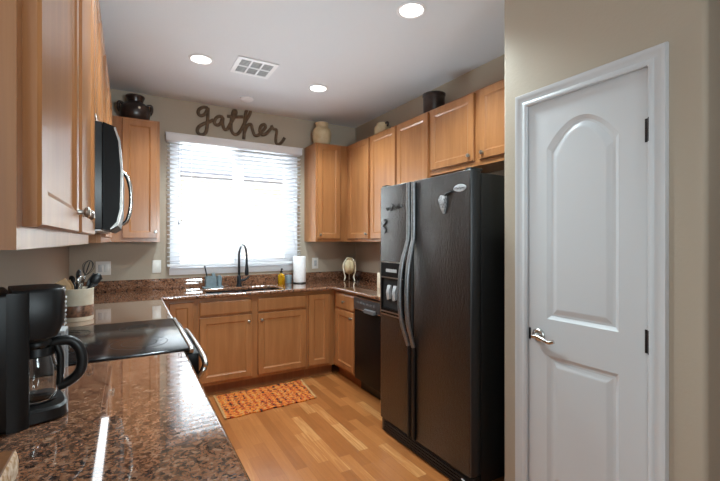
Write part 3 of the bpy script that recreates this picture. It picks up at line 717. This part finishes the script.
# ------------------------------------------------------------------ rug
rugm = MB()
NX, NY = 56, 22; corners = ((0.645, 3.665), (1.455, 3.668), (1.400, 3.190), (0.640, 3.155))
vg = []
for j in range(NY + 1):
    row = []
    for i in range(NX + 1):
        u_, v_ = i / NX, j / NY
        top_ = Vector(corners[0]).lerp(Vector(corners[1]), u_); bt_ = Vector(corners[3]).lerp(Vector(corners[2]), u_)
        p = top_.lerp(bt_, v_)
        wob = 0.006 * math.sin(u_ * 27 + 1.0) if j in (0, NY) else 0.0
        z = 0.010 + 0.003 * math.sin(i * 2.1) * math.sin(j * 2.6) + random.uniform(-0.0012, 0.0012)
        row.append(rugm.bm.verts.new((p.x, p.y + wob, z)))
    vg.append(row)
for j in range(NY):
    for i in range(NX): rugm.bm.faces.new((vg[j][i], vg[j][i + 1], vg[j + 1][i + 1], vg[j + 1][i]))
ring = [vg[0][i] for i in range(NX + 1)] + [vg[j][NX] for j in range(1, NY + 1)] + [vg[NY][i] for i in range(NX - 1, -1, -1)] + [vg[j][0] for j in range(NY - 1, 0, -1)]
low = [rugm.bm.verts.new((q.co.x, q.co.y, 0.001)) for q in ring]
for i in range(len(ring)):
    j = (i + 1) % len(ring); rugm.bm.faces.new((ring[i], ring[j], low[j], low[i]))
rugm.bm.faces.new(low)
rug = thing('rug', 'orange woven rag rug on the floor before the sink cabinet', 'rug', (1.04, 3.42, 0.0))
o = rugm.build('woven_field', 'rug', rug); o.data.transform(Matrix.Translation((-1.04, -3.42, 0)))
for a, b in ((0, 3), (1, 2)):
    A, B = corners[a], corners[b]
    P = [(A[0] + (B[0] - A[0]) * k / 20 - 1.04, A[1] + (B[1] - A[1]) * k / 20 - 3.42, 0.009) for k in range(21)]
    MB().tube(P, 0.011, 8, r2=0.007, nrm=(0, 0, 1)).build('bound_end', 'rug_edge', rug)

# ------------------------------------------------------------------ coffee maker
cm = thing('coffee_maker', 'black drip coffee maker with a glass carafe on the near left counter', 'coffee maker', (-0.216, 1.262, ZT), math.radians(14))
# local: +x to the front (kitchen), -y side faces the camera; origin at the column's near front foot
mb = MB().box(-0.17, 0.0, 0.0, -0.030, 0.20, 0.338, 0.010, 3)
mb.loft([[(-0.040, 0.0, z), (-0.006, 0.0, z), (0.002, 0.004, z), (0.004, 0.010, z), (0.0, 0.014, z), (-0.040, 0.014, z)] for z in (0.0, 0.336)], cap0=True)
mb.build('water_tank', 'black_plastic', cm)
def dshape(x0, x1, y0, y1, n=14):
    cy, ry = (y0 + y1) / 2, (y1 - y0) / 2; sx0 = x0 + (x1 - x0) * 0.35
    L = [(x0, y0), (sx0, y0)]
    for k in range(1, n):
        a = -R90 + PI * k / n; c_, s_ = math.cos(a), math.sin(a)
        L.append((sx0 + (x1 - sx0) * c_ ** 0.45, cy + ry * math.copysign(abs(s_) ** 0.62, s_)))
    return L + [(sx0, y1), (x0, y1)]
MB().loft([[(x, y, z) for x, y in dshape(-0.028, q, 0.015 + i, 0.192 - i)] for z, q, i in ((0.205, 0.052, 0.02), (0.215, 0.070, 0.006), (0.25, 0.084, 0.0), (0.332, 0.086, 0.0), (0.340, 0.080, 0.004))], cap0=True).build('brew_head', 'black_plastic', cm)
mb = MB()
for k in range(7):
    mb.tube([(0.0855, 0.075, 0.238 + k * 0.012), (0.0855, 0.125, 0.238 + k * 0.012)], 0.0035, 6)
mb.build('vent_ribs', 'steel', cm)
MB().loft([[(x, y, z) for x, y in dshape(-0.028, q, 0.015 + i, 0.196 - i)] for z, q, i in ((0.0, 0.086, 0.004), (0.004, 0.092, 0), (0.030, 0.090, 0), (0.036, 0.084, 0.005))], cap0=True).build('base', 'black_plastic', cm)
MB().cyl((0.024, 0.10, 0.0365), 0.046, 0.003, 32).build('warming_plate', 'dark_metal', cm)
ca = bpy.data.objects.new('carafe', None); COL.objects.link(ca); ca.parent = cm
ca.location = (0.024, 0.10, 0.0398)
K = 0.80
def kz(L): return [(r * K, z) for r, z in L]
MB().lathe(kz([(0, 0), (0.048, 0.0), (0.058, 0.012), (0.061, 0.04), (0.060, 0.075), (0.050, 0.115), (0.044, 0.135), (0.046, 0.145), (0.043, 0.145), (0.041, 0.134), (0.047, 0.114), (0.057, 0.075), (0.058, 0.04), (0.055, 0.013), (0.046, 0.003), (0, 0.003)]), seg=36).build('glass_jug', 'carafe', ca)
MB().lathe(kz([(0, 0.1455), (0.047, 0.1455), (0.048, 0.152), (0.044, 0.158), (0, 0.160)]), seg=32).build('lid', 'black_plastic', ca)
MB().lathe(kz([(0.0505, 0.117), (0.053, 0.120), (0.050, 0.140), (0.0475, 0.138)]), seg=32).build('band', 'black_plastic', ca)
hdl = spline([(0.026, -0.006, 0.143), (0.050, -0.012, 0.150), (0.076, -0.018, 0.146), (0.094, -0.022, 0.122), (0.100, -0.023, 0.088), (0.093, -0.022, 0.056), (0.070, -0.016, 0.034), (0.047, -0.011, 0.026)], 7)
MB().tube(hdl, 0.0135, 12, r2=0.011, nrm=(0.23, 0.97, 0)).build('handle', 'black_plastic', ca)
hdl = spline([(0.044, -0.010, 0.140), (0.052, -0.012, 0.110), (0.052, -0.012, 0.07), (0.050, -0.012, 0.030)], 5)
MB().tube(hdl, 0.0085, 10, r2=0.009, nrm=(0.23, 0.97, 0)).build('handle_post', 'black_plastic', ca)

# small grey box behind the carafe
MB_ = MB().box(-0.045, -0.04, 0, 0.045, 0.04, 0.142, 0.006)
gb = thing('grey_caddy', 'small grey box with a pale rim behind the carafe handle', 'box', (-0.245, 1.775, ZT))
MB_.build('box_body', 'grey_plastic', gb)
mb = MB()
for x, y in ((-0.045, -0.041), (0.045, -0.041), (0.045, 0.041), (-0.045, 0.041)): mb.box(x - 0.005, y - 0.004, 0, x + 0.005, y + 0.004, 0.146)
mb.box(-0.05, -0.045, 0.142, 0.05, 0.045, 0.150, 0.002)
mb.build('pale_frame', 'light_grey', gb)

# wooden board at lower left
bdr = thing('wooden_board', 'thick brown wooden board with a pale rough edge at the near end of the counter', 'board', (-0.192, 1.035, ZT + 0.0005))
bd = MB().prism([(-0.006, -0.30), (-0.006, 0.004), (-0.022, 0.012), (-0.24, 0.012), (-0.24, -0.30)], 0.0, 0.044)
bd.build('board_body', wood('dark_board_wood', (92, 54, 24), (120, 74, 36), (144, 94, 50), 0.45, 0.0), bdr, bevel=0.003)
P = [(random.uniform(-0.0015, 0.0015), -0.30 + k * 0.30 / 18) for k in range(19)]
mb = MB(); loops = []
for x, y in P + [(-0.006, 0.006)]:
    loops.append([(-0.0055, y, 0.0), (x, y, 0.001), (x + random.uniform(-0.001, 0.002), y, 0.022), (x - 0.002, y, 0.040), (-0.0055, y, 0.0445)])
mb.loft(loops, cap0=True); mb.build('rough_edge', mottled('pale_rough_bark', (176, 128, 82), (232, 212, 188), 70, 0.7, 0, 0.2), bdr)

# ------------------------------------------------------------------ crock with utensils
CX, CY = -0.262, 2.86
ck = thing('utensil_crock', 'cream ceramic crock full of utensils beyond the stove', 'crock', (CX, CY, ZT))
MB().lathe([(0, 0), (0.076, 0), (0.080, 0.006), (0.080, 0.178), (0.082, 0.184), (0.078, 0.186), (0.073, 0.180), (0.073, 0.012), (0, 0.010)], seg=40).build('pot', 'cream', ck)
MB().lathe([(0.0803, 0.025), (0.0812, 0.027), (0.0812, 0.088), (0.0803, 0.09)], seg=40).build('brown_band', mottled('brown_print', (70, 50, 40), (150, 108, 84), 40, 0.35), ck)
def utensil(name, label, base, tip, m, head=None, hm=None):
    b, t_ = Vector(base), Vector(tip); root = thing(name, label, 'utensil', (CX + b.x, CY + b.y, ZT + b.z), 0, 'utensils in the cream crock')
    d = t_ - b; L = d.length; q = d.to_track_quat('Z', 'X')
    root.rotation_mode = 'QUATERNION'; root.rotation_quaternion = q
    MB().tube([(0, 0, 0), (0, 0, L * 0.5), (0, 0, L)], [0.005, 0.006, 0.007], 10).build('shaft', m, root)
    if head: head(root, L, hm or m)
    return root
def h_spat(w_, h_, t_=0.004):
    def f(root, L, m): MB().prism([(-w_ * 0.3, L - 0.01), (w_ * 0.3, L - 0.01), (w_ / 2, L + h_ * 0.3), (w_ / 2, L + h_), (-w_ / 2, L + h_), (-w_ / 2, L + h_ * 0.3)], -t_, t_, axis='Y').build('blade', m, root, bevel=0.002)
    return f
def h_spoon(r):
    def f(root, L, m):
        mb = MB().lathe([(0, -1), (0.5, -0.86), (0.86, -0.5), (1, 0), (0.86, 0.5), (0.5, 0.86), (0, 1)], seg=18)
        for q in mb.bm.verts: q.co = Vector((q.co.x * r * 0.72, q.co.y * r * 0.25, q.co.z * r + L + r * 0.85))
        mb.build('bowl', m, root)
    return f
def h_whisk(root, L, m):
    for k in range(4):
        a = PI * k / 4; P = []
        for j in range(17):
            u_ = j / 16 * 2 - 1
            P.append((math.cos(a) * 0.028 * math.sin(PI * (u_ + 1)) if False else 0, 0, 0))
        pts = spline([(0, 0, L), (0.022, 0, L + 0.03), (0.028, 0, L + 0.065), (0.0, 0, L + 0.095), (-0.028, 0, L + 0.065), (-0.022, 0, L + 0.03), (0, 0, L)], 5)
        pts = [Matrix.Rotation(a, 3, 'Z') @ p for p in pts]
        MB().tube(pts[:-1], 0.0016, 6).build('wire', m, root)
utensil('wooden_spatula', 'wide flat wooden spatula leaning left in the cream crock', (0.03, -0.01, 0.03), (-0.052, -0.03, 0.165), 'pale_wood', h_spat(0.085, 0.075, 0.005))
utensil('wooden_turner', 'narrow wooden turner standing behind the wide wooden spatula', (0.03, 0.02, 0.03), (-0.035, 0.03, 0.17), 'pale_wood', h_spat(0.05, 0.06))
utensil('black_ladle', 'black ladle with the highest round bowl in the cream crock', (-0.02, 0.0, 0.03), (0.0, 0.035, 0.235), 'black_plastic', h_spoon(0.032))
utensil('slotted_spoon', 'black spoon tilted far right out of the cream crock', (-0.04, -0.01, 0.03), (0.075, 0.0, 0.21), 'black_plastic', h_spoon(0.036))
utensil('black_turner', 'black turner fanned right beside the tilted spoon in the crock', (-0.05, 0.01, 0.03), (0.060, 0.035, 0.195), 'black_plastic', h_spat(0.06, 0.07))
utensil('steel_spoon', 'steel serving spoon upright in the middle of the crock', (0.0, -0.03, 0.03), (0.015, -0.02, 0.21), 'steel', h_spoon(0.028))
utensil('black_spoon', 'short black spoon leaning left at the back of the crock', (0.03, 0.03, 0.03), (-0.025, 0.05, 0.215), 'black_plastic', h_spoon(0.024))
utensil('whisk', 'wire whisk standing tallest above the cream crock', (-0.03, 0.03, 0.03), (0.035, 0.03, 0.255), 'steel', h_whisk, 'dark_metal')

cn = thing('metal_canister', 'short silver canister behind the coffee maker against the wall', 'canister', (-0.355, 2.70, ZT))
MB().lathe([(0, 0), (0.055, 0), (0.056, 0.004), (0.056, 0.21), (0.058, 0.215), (0.054, 0.217), (0.052, 0.208), (0.052, 0.01), (0, 0.008)], seg=36).build('can', 'steel', cn)
ws = thing('wooden_spoon', 'pale wooden spoon lying slanted out of the silver canister', 'utensil', (-0.345, 2.70, ZT + 0.03))
MB().tube([(0.02, 0, 0.0), (-0.02, -0.05, 0.155), (-0.032, -0.12, 0.19)], 0.007, 10).build('stem', 'pale_wood', ws)

# ------------------------------------------------------------------ things by the sink
sc_ = thing('sink_caddy', 'blue grey sink caddy holding a brush left of the faucet', 'caddy', (0.715, 4.125, ZT))
MB().box(-0.095, -0.05, 0.0, 0.095, 0.05, 0.012, 0.004).build('tray', 'blue_grey', sc_)
mb = MB().prism(rrect(-0.075, 0.03, -0.035, 0.035, 0.012), 0.0125, 0.115, holes=[rrect(-0.070, 0.025, -0.030, 0.030, 0.010)])
mb.build('holder', 'blue_grey', sc_)
MB().lathe([(0, 0.0125), (0.022, 0.0125), (0.024, 0.09), (0.018, 0.118), (0.0, 0.125)], (0.06, 0.0, 0), 20).build('sponge_post', 'blue_grey', sc_)
br_ = thing('dish_brush', 'dark handled dish brush standing in the blue grey caddy', 'brush', (0.715 - 0.05, 4.125, ZT + 0.02))
MB().tube([(0.01, 0, 0.0), (-0.01, 0, 0.11), (-0.026, 0, 0.185)], 0.006, 10).build('brush_handle', 'black_metal', br_)
MB().lathe([(0, 0.18), (0.008, 0.182), (0.009, 0.195), (0, 0.2)], (-0.027, 0, 0), 12).build('brush_head', 'dark_metal', br_)
sg = MB().box(-0.016, -0.02, 0, 0.016, 0.02, 0.135, 0.008); o = sg.build('scrub_sponge', 'blue_grey'); o.location = (0.718, 4.125, ZT + 0.014)
tag(o, 'grey scrub sponge standing upright in the sink caddy', 'sponge')

sb = thing('soap_bottle', 'amber yellow dish soap pump bottle right of the faucet', 'bottle', (1.405, 4.11, ZT))
MB().lathe([(0, 0), (0.036, 0), (0.039, 0.006), (0.039, 0.085), (0.030, 0.105), (0.014, 0.115), (0.014, 0.122), (0, 0.122)], seg=28).build('bottle_body', 'amber', sb)
MB().lathe([(0, 0.1225), (0.016, 0.1225), (0.016, 0.138), (0.006, 0.142), (0.006, 0.165), (0, 0.165)], seg=18).tube([(0, 0, 0.163), (0.0, -0.02, 0.166), (0.0, -0.042, 0.160)], 0.006, 10).build('pump', 'black_plastic', sb)
bc = MB().lathe([(0, 0), (0.030, 0), (0.034, 0.004), (0.036, 0.085), (0.034, 0.088), (0.032, 0.084), (0.030, 0.008), (0, 0.006)], seg=24).build('cup', 'blue_grey')
bc.location = (1.505, 4.17, ZT + 0.0005); tag(bc, 'blue grey cup between the soap bottle and the paper towels', 'cup')

pt = thing('paper_towel_holder', 'dark stand carrying the roll of paper towels', 'stand', (1.615, 4.12, ZT))
MB().lathe([(0, 0), (0.072, 0), (0.072, 0.008), (0.066, 0.012), (0, 0.012)], seg=36).build('foot', 'dark_metal', pt)
MB().lathe([(0, 0.012), (0.007, 0.012), (0.007, 0.315), (0.012, 0.320), (0.012, 0.332), (0, 0.338)], seg=16).build('rod', 'nickel', pt)
o = MB().lathe([(0.020, 0.0), (0.066, 0.0), (0.068, 0.004), (0.068, 0.276), (0.066, 0.280), (0.020, 0.280), (0.020, 0.0)], seg=40).build('paper_towel_roll', 'paper')
o.location = (1.615, 4.12, ZT + 0.0125); tag(o, 'white paper towel roll standing beside the window', 'paper towels')

# corner ornament: ribbed cream ball on curling legs
orn = thing('ornament', 'cream ribbed round ornament on curled legs in the back right corner', 'ornament', (2.20, 4.06, ZT))
mb = MB()
rings = []
NA = 48
prof = [(0.0, 0.165), (0.03, 0.160)]
for k in range(13):
    a = -R90 + PI * k / 12; prof = prof
pr_ = [(math.cos(-R90 + PI * k / 16) * 0.078, math.sin(-R90 + PI * k / 16) * 0.085 + 0.165) for k in range(17)]
mb.lathe([(max(r, 0), z) for r, z in pr_], seg=NA)
for q in mb.bm.verts:
    a = math.atan2(q.co.y, q.co.x); f = 1 + 0.06 * math.cos(a * 9); q.co.x *= f; q.co.y *= f
mb.build('ball', 'pottery', orn)
MB().lathe([(0, 0.245), (0.034, 0.245), (0.040, 0.262), (0.034, 0.270), (0, 0.27)], seg=24).build('collar', 'pottery', orn)
for a in (200, 290, 60):
    a = math.radians(a); c_, s_ = math.cos(a), math.sin(a)
    P = spline([(c_ * r, s_ * r, z) for r, z in ((0.036, 0.262), (0.080, 0.225), (0.098, 0.165), (0.088, 0.10), (0.07, 0.05), (0.085, 0.008))], 5)
    MB().tube(P, 0.0075, 10).build('leg', 'cream', orn)
cb = MB().box(-0.05, -0.05, 0, 0.05, 0.05, 0.150, 0.006).build('cream_box', 'cream'); cb.location = (2.158, 3.27, ZT + 0.0005)
tag(cb, 'cream box on the right counter half hidden by the refrigerator', 'box')

# ------------------------------------------------------------------ pots above the cabinets
ZP = ZU + HU + 0.0005
p1 = thing('dark_pot', 'dark brown pot with two side handles on the cabinet left of the window', 'pot', (0.048, 4.10, ZP))
MB().lathe([(0, 0), (0.085, 0), (0.112, 0.03), (0.122, 0.085), (0.115, 0.13), (0.085, 0.165), (0.062, 0.178), (0.066, 0.20), (0.078, 0.225), (0.074, 0.236), (0.066, 0.236), (0.058, 0.205), (0, 0.200)], seg=40).build('body', 'dark_pot', p1)
for s in (-1, 1):
    MB().tube(spline([(s * 0.085, 0, 0.150), (s * 0.112, 0, 0.166), (s * 0.128, 0, 0.160), (s * 0.130, 0, 0.12), (s * 0.116, 0, 0.085)], 5), 0.014, 10).build('handle', 'dark_pot', p1)
MB().lathe([(0, 0), (0.010, 0.0), (0.010, -0.004), (0, -0.006)], (0.03, -0.1235, 0.105), 10, 'Y').build('pale_dot', 'cream', p1)
p2 = MB().lathe([(0, 0), (0.070, 0), (0.092, 0.04), (0.106, 0.10), (0.108, 0.15), (0.096, 0.19), (0.070, 0.212), (0.066, 0.235), (0.074, 0.262), (0.070, 0.266), (0.060, 0.236), (0.060, 0.21), (0, 0.195)], seg=40).build('vase', 'pottery')
p2.location = (1.878, 4.11, ZP); tag(p2, 'tall beige vase on the cabinet right of the window', 'vase')
p3 = thing('cream_jar', 'squat cream jar with dark ears on the right wall cabinets', 'jar', (2.26, 3.45, ZP))
MB().lathe([(0, 0), (0.065, 0), (0.086, 0.03), (0.092, 0.07), (0.084, 0.11), (0.062, 0.135), (0.060, 0.148), (0.055, 0.152), (0.050, 0.14), (0, 0.135)], seg=36).build('jar_body', 'pottery', p3)
MB().tube(spline([(0.0, -0.055, 0.135), (0.0, -0.080, 0.146), (0.0, -0.100, 0.130), (0.0, -0.088, 0.100)], 5), 0.010, 10).build('ear', 'dark_pot', p3)
MB().tube(spline([(0.0, 0.055, 0.135), (0.0, 0.080, 0.146), (0.0, 0.100, 0.130), (0.0, 0.088, 0.100)], 5), 0.010, 10).build('ear', 'dark_pot', p3)
p4 = thing('black_pot', 'dark straight sided pot above the two door cabinet, nearest the fridge', 'pot', (2.265, 2.655, ZP))
MB().lathe([(0, 0.02), (0.085, 0.02), (0.090, 0.03), (0.093, 0.175), (0.098, 0.180), (0.098, 0.197), (0.090, 0.201), (0.086, 0.18), (0, 0.17)], seg=40).build('pot_wall', 'dark_pot', p4)
for k in range(3):
    a = 2 * PI * k / 3 + 0.5
    MB().lathe([(0, 0), (0.010, 0), (0.013, 0.02), (0, 0.0195)], (0.06 * math.cos(a), 0.06 * math.sin(a), 0), 12).build('foot', 'cream', p4)

# ------------------------------------------------------------------ gather sign
PXL = lambda x, y: (180 + x / 6.0, 90 + y / 6.0)
def to_wall(x, y, Y):
    u_, v_ = PXL(x, y); a = (u_ - 360) / 400.0; b = -(v_ - 240.4) / 400.0
    S_, C_ = math.sin(math.radians(30)), math.cos(math.radians(30))
    dx, dy = a * C_ + S_, -a * S_ + C_
    k = Y / dy; return (k * dx, Y, 1.37 + k * b)
strokes = [
 [(168, 108), (142, 102), (115, 116), (110, 140), (126, 154), (150, 143), (166, 112), (168, 108), (167, 150), (164, 200), (157, 248), (140, 266), (116, 264), (104, 244), (113, 220), (140, 203), (172, 192), (200, 178)],
 [(256, 162), (234, 157), (213, 172), (208, 198), (224, 210), (244, 198), (258, 164), (256, 200), (266, 234), (284, 236)],
 [(284, 236), (304, 200), (332, 150), (336, 126), (322, 124), (312, 160), (306, 210), (310, 245), (328, 266), (350, 260), (368, 236)],
 [(282, 156), (330, 161), (378, 160)],
 [(368, 236), (392, 190), (418, 145), (424, 118), (406, 114), (394, 140), (389, 190), (386, 250), (383, 294)],
 [(386, 255), (404, 214), (426, 206), (434, 232), (446, 268), (466, 274)],
 [(466, 274), (492, 250), (514, 222), (506, 206), (486, 216), (479, 246), (492, 268), (516, 262), (540, 238)],
 [(540, 238), (552, 222), (548, 212), (560, 232), (580, 240), (576, 280), (576, 314), (592, 326), (612, 310), (628, 286)]]
mb = MB()
for i, s_ in enumerate(strokes):
    P = spline([to_wall(x, y, YB - 0.013 - 0.0004 * i) for x, y in s_], 5)
    mb.tube(P, 0.0165, 12, r2=0.009, nrm=(0, 1, 0))
o = mb.build('wall_sign', 'sign'); setloc(o, (0.80, YB - 0.01, 2.50))
tag(o, 'brown cursive word gather on the wall above the window', 'sign')

# ------------------------------------------------------------------ wall plates
def plate(label, x0, x1, z0, z1, gangs, kind):
    root = thing('outlet_plate', label, 'outlet', ((x0 + x1) / 2, YB, (z0 + z1) / 2), group='white wall plates above the backsplash')
    hw_, hh = (x1 - x0) / 2, (z1 - z0) / 2
    MB().box(-hw_, -0.007, -hh, hw_, -0.0005, hh, 0.003).build('plate', 'plate', root)
    for g_ in range(gangs):
        cx = (g_ - (gangs - 1) / 2) * 0.046
        MB().box(cx - 0.016, -0.010, -0.033, cx + 0.016, -0.0072, 0.033, 0.001).build('rocker' if kind[g_] == 's' else 'socket', 'light_grey' if kind[g_] == 'o' else 'plate', root)
plate('double white outlet plate on the back wall behind the utensil crock', -0.258, -0.142, 1.058, 1.182, 2, 'os')
plate('single white wall plate beside the left edge of the window', 0.190, 0.265, 1.062, 1.182, 1, 's')
plate('single white outlet plate right of the paper towel roll', 1.825, 1.903, 1.045, 1.170, 1, 'o')

# ------------------------------------------------------------------ ceiling fittings
def downlight(label, x, y):
    root = thing('ceiling_light', label, 'ceiling light', (x, y, ZC), group='recessed ceiling lights')
    MB().lathe([(0.070, -0.0005), (0.088, -0.0005), (0.090, -0.004), (0.078, -0.008), (0.070, -0.004)], seg=40).build('trim_ring', 'vinyl', root)
    MB().lathe([(0, -0.002), (0.0695, -0.002), (0.0695, -0.0045), (0, -0.0055)], seg=40).build('lens', 'lamp', root)
    l = bpy.data.lights.new('bulb', 'SPOT'); l.energy = 70; l.spot_size = math.radians(136); l.spot_blend = 0.6; l.shadow_soft_size = 0.07; l.color = (0.79, 0.95, 1.0)
    lo = bpy.data.objects.new('bulb', l); COL.objects.link(lo); lo.parent = root; lo.location = (0, 0, -0.03)
downlight('round recessed ceiling light nearest the camera, above the refrigerator side', 1.46, 1.915)
downlight('round recessed ceiling light over the stove, straight left of the one by the refrigerator', 0.473, 1.905)
downlight('round recessed ceiling light left of the air vent', 0.473, 3.231)
downlight('round recessed ceiling light right of the air vent, before the window', 1.479, 3.317)
vt = thing('ceiling_vent', 'white square air vent in the ceiling between two lights', 'vent', (0.862, 3.18, ZC))
q = 0.155
mb = MB().prism([(-q, -q), (q, -q), (q, q), (-q, q)], -0.008, -0.0005, holes=[[(x0, y0), (x0 + 0.075, y0), (x0 + 0.075, y0 + 0.115), (x0, y0 + 0.115)] for x0 in (-0.124, -0.037, 0.05) for y0 in (-0.122, 0.007)])
mb.build('grille_frame', 'vinyl', vt)
MB().box(-q + 0.01, -q + 0.01, -0.0018, q - 0.01, q - 0.01, -0.0008).build('duct_opening', 'grey_plastic', vt)
for x0 in (-0.124, -0.037, 0.05):
    for y0 in (-0.122, 0.007):
        mb = MB()
        for k in range(5): mb.box(x0, y0 + 0.008 + k * 0.023, -0.0065, x0 + 0.075, y0 + 0.016 + k * 0.023, -0.0025)
        mb.build('louver', 'light_grey', vt)
sd = MB().lathe([(0, -0.0005), (0.062, -0.0005), (0.064, -0.012), (0.050, -0.024), (0, -0.027)], seg=36).build('smoke_detector', 'vinyl')
sd.location = (0.985, 3.90, ZC); tag(sd, 'small round white detector on the ceiling near the window wall', 'detector')
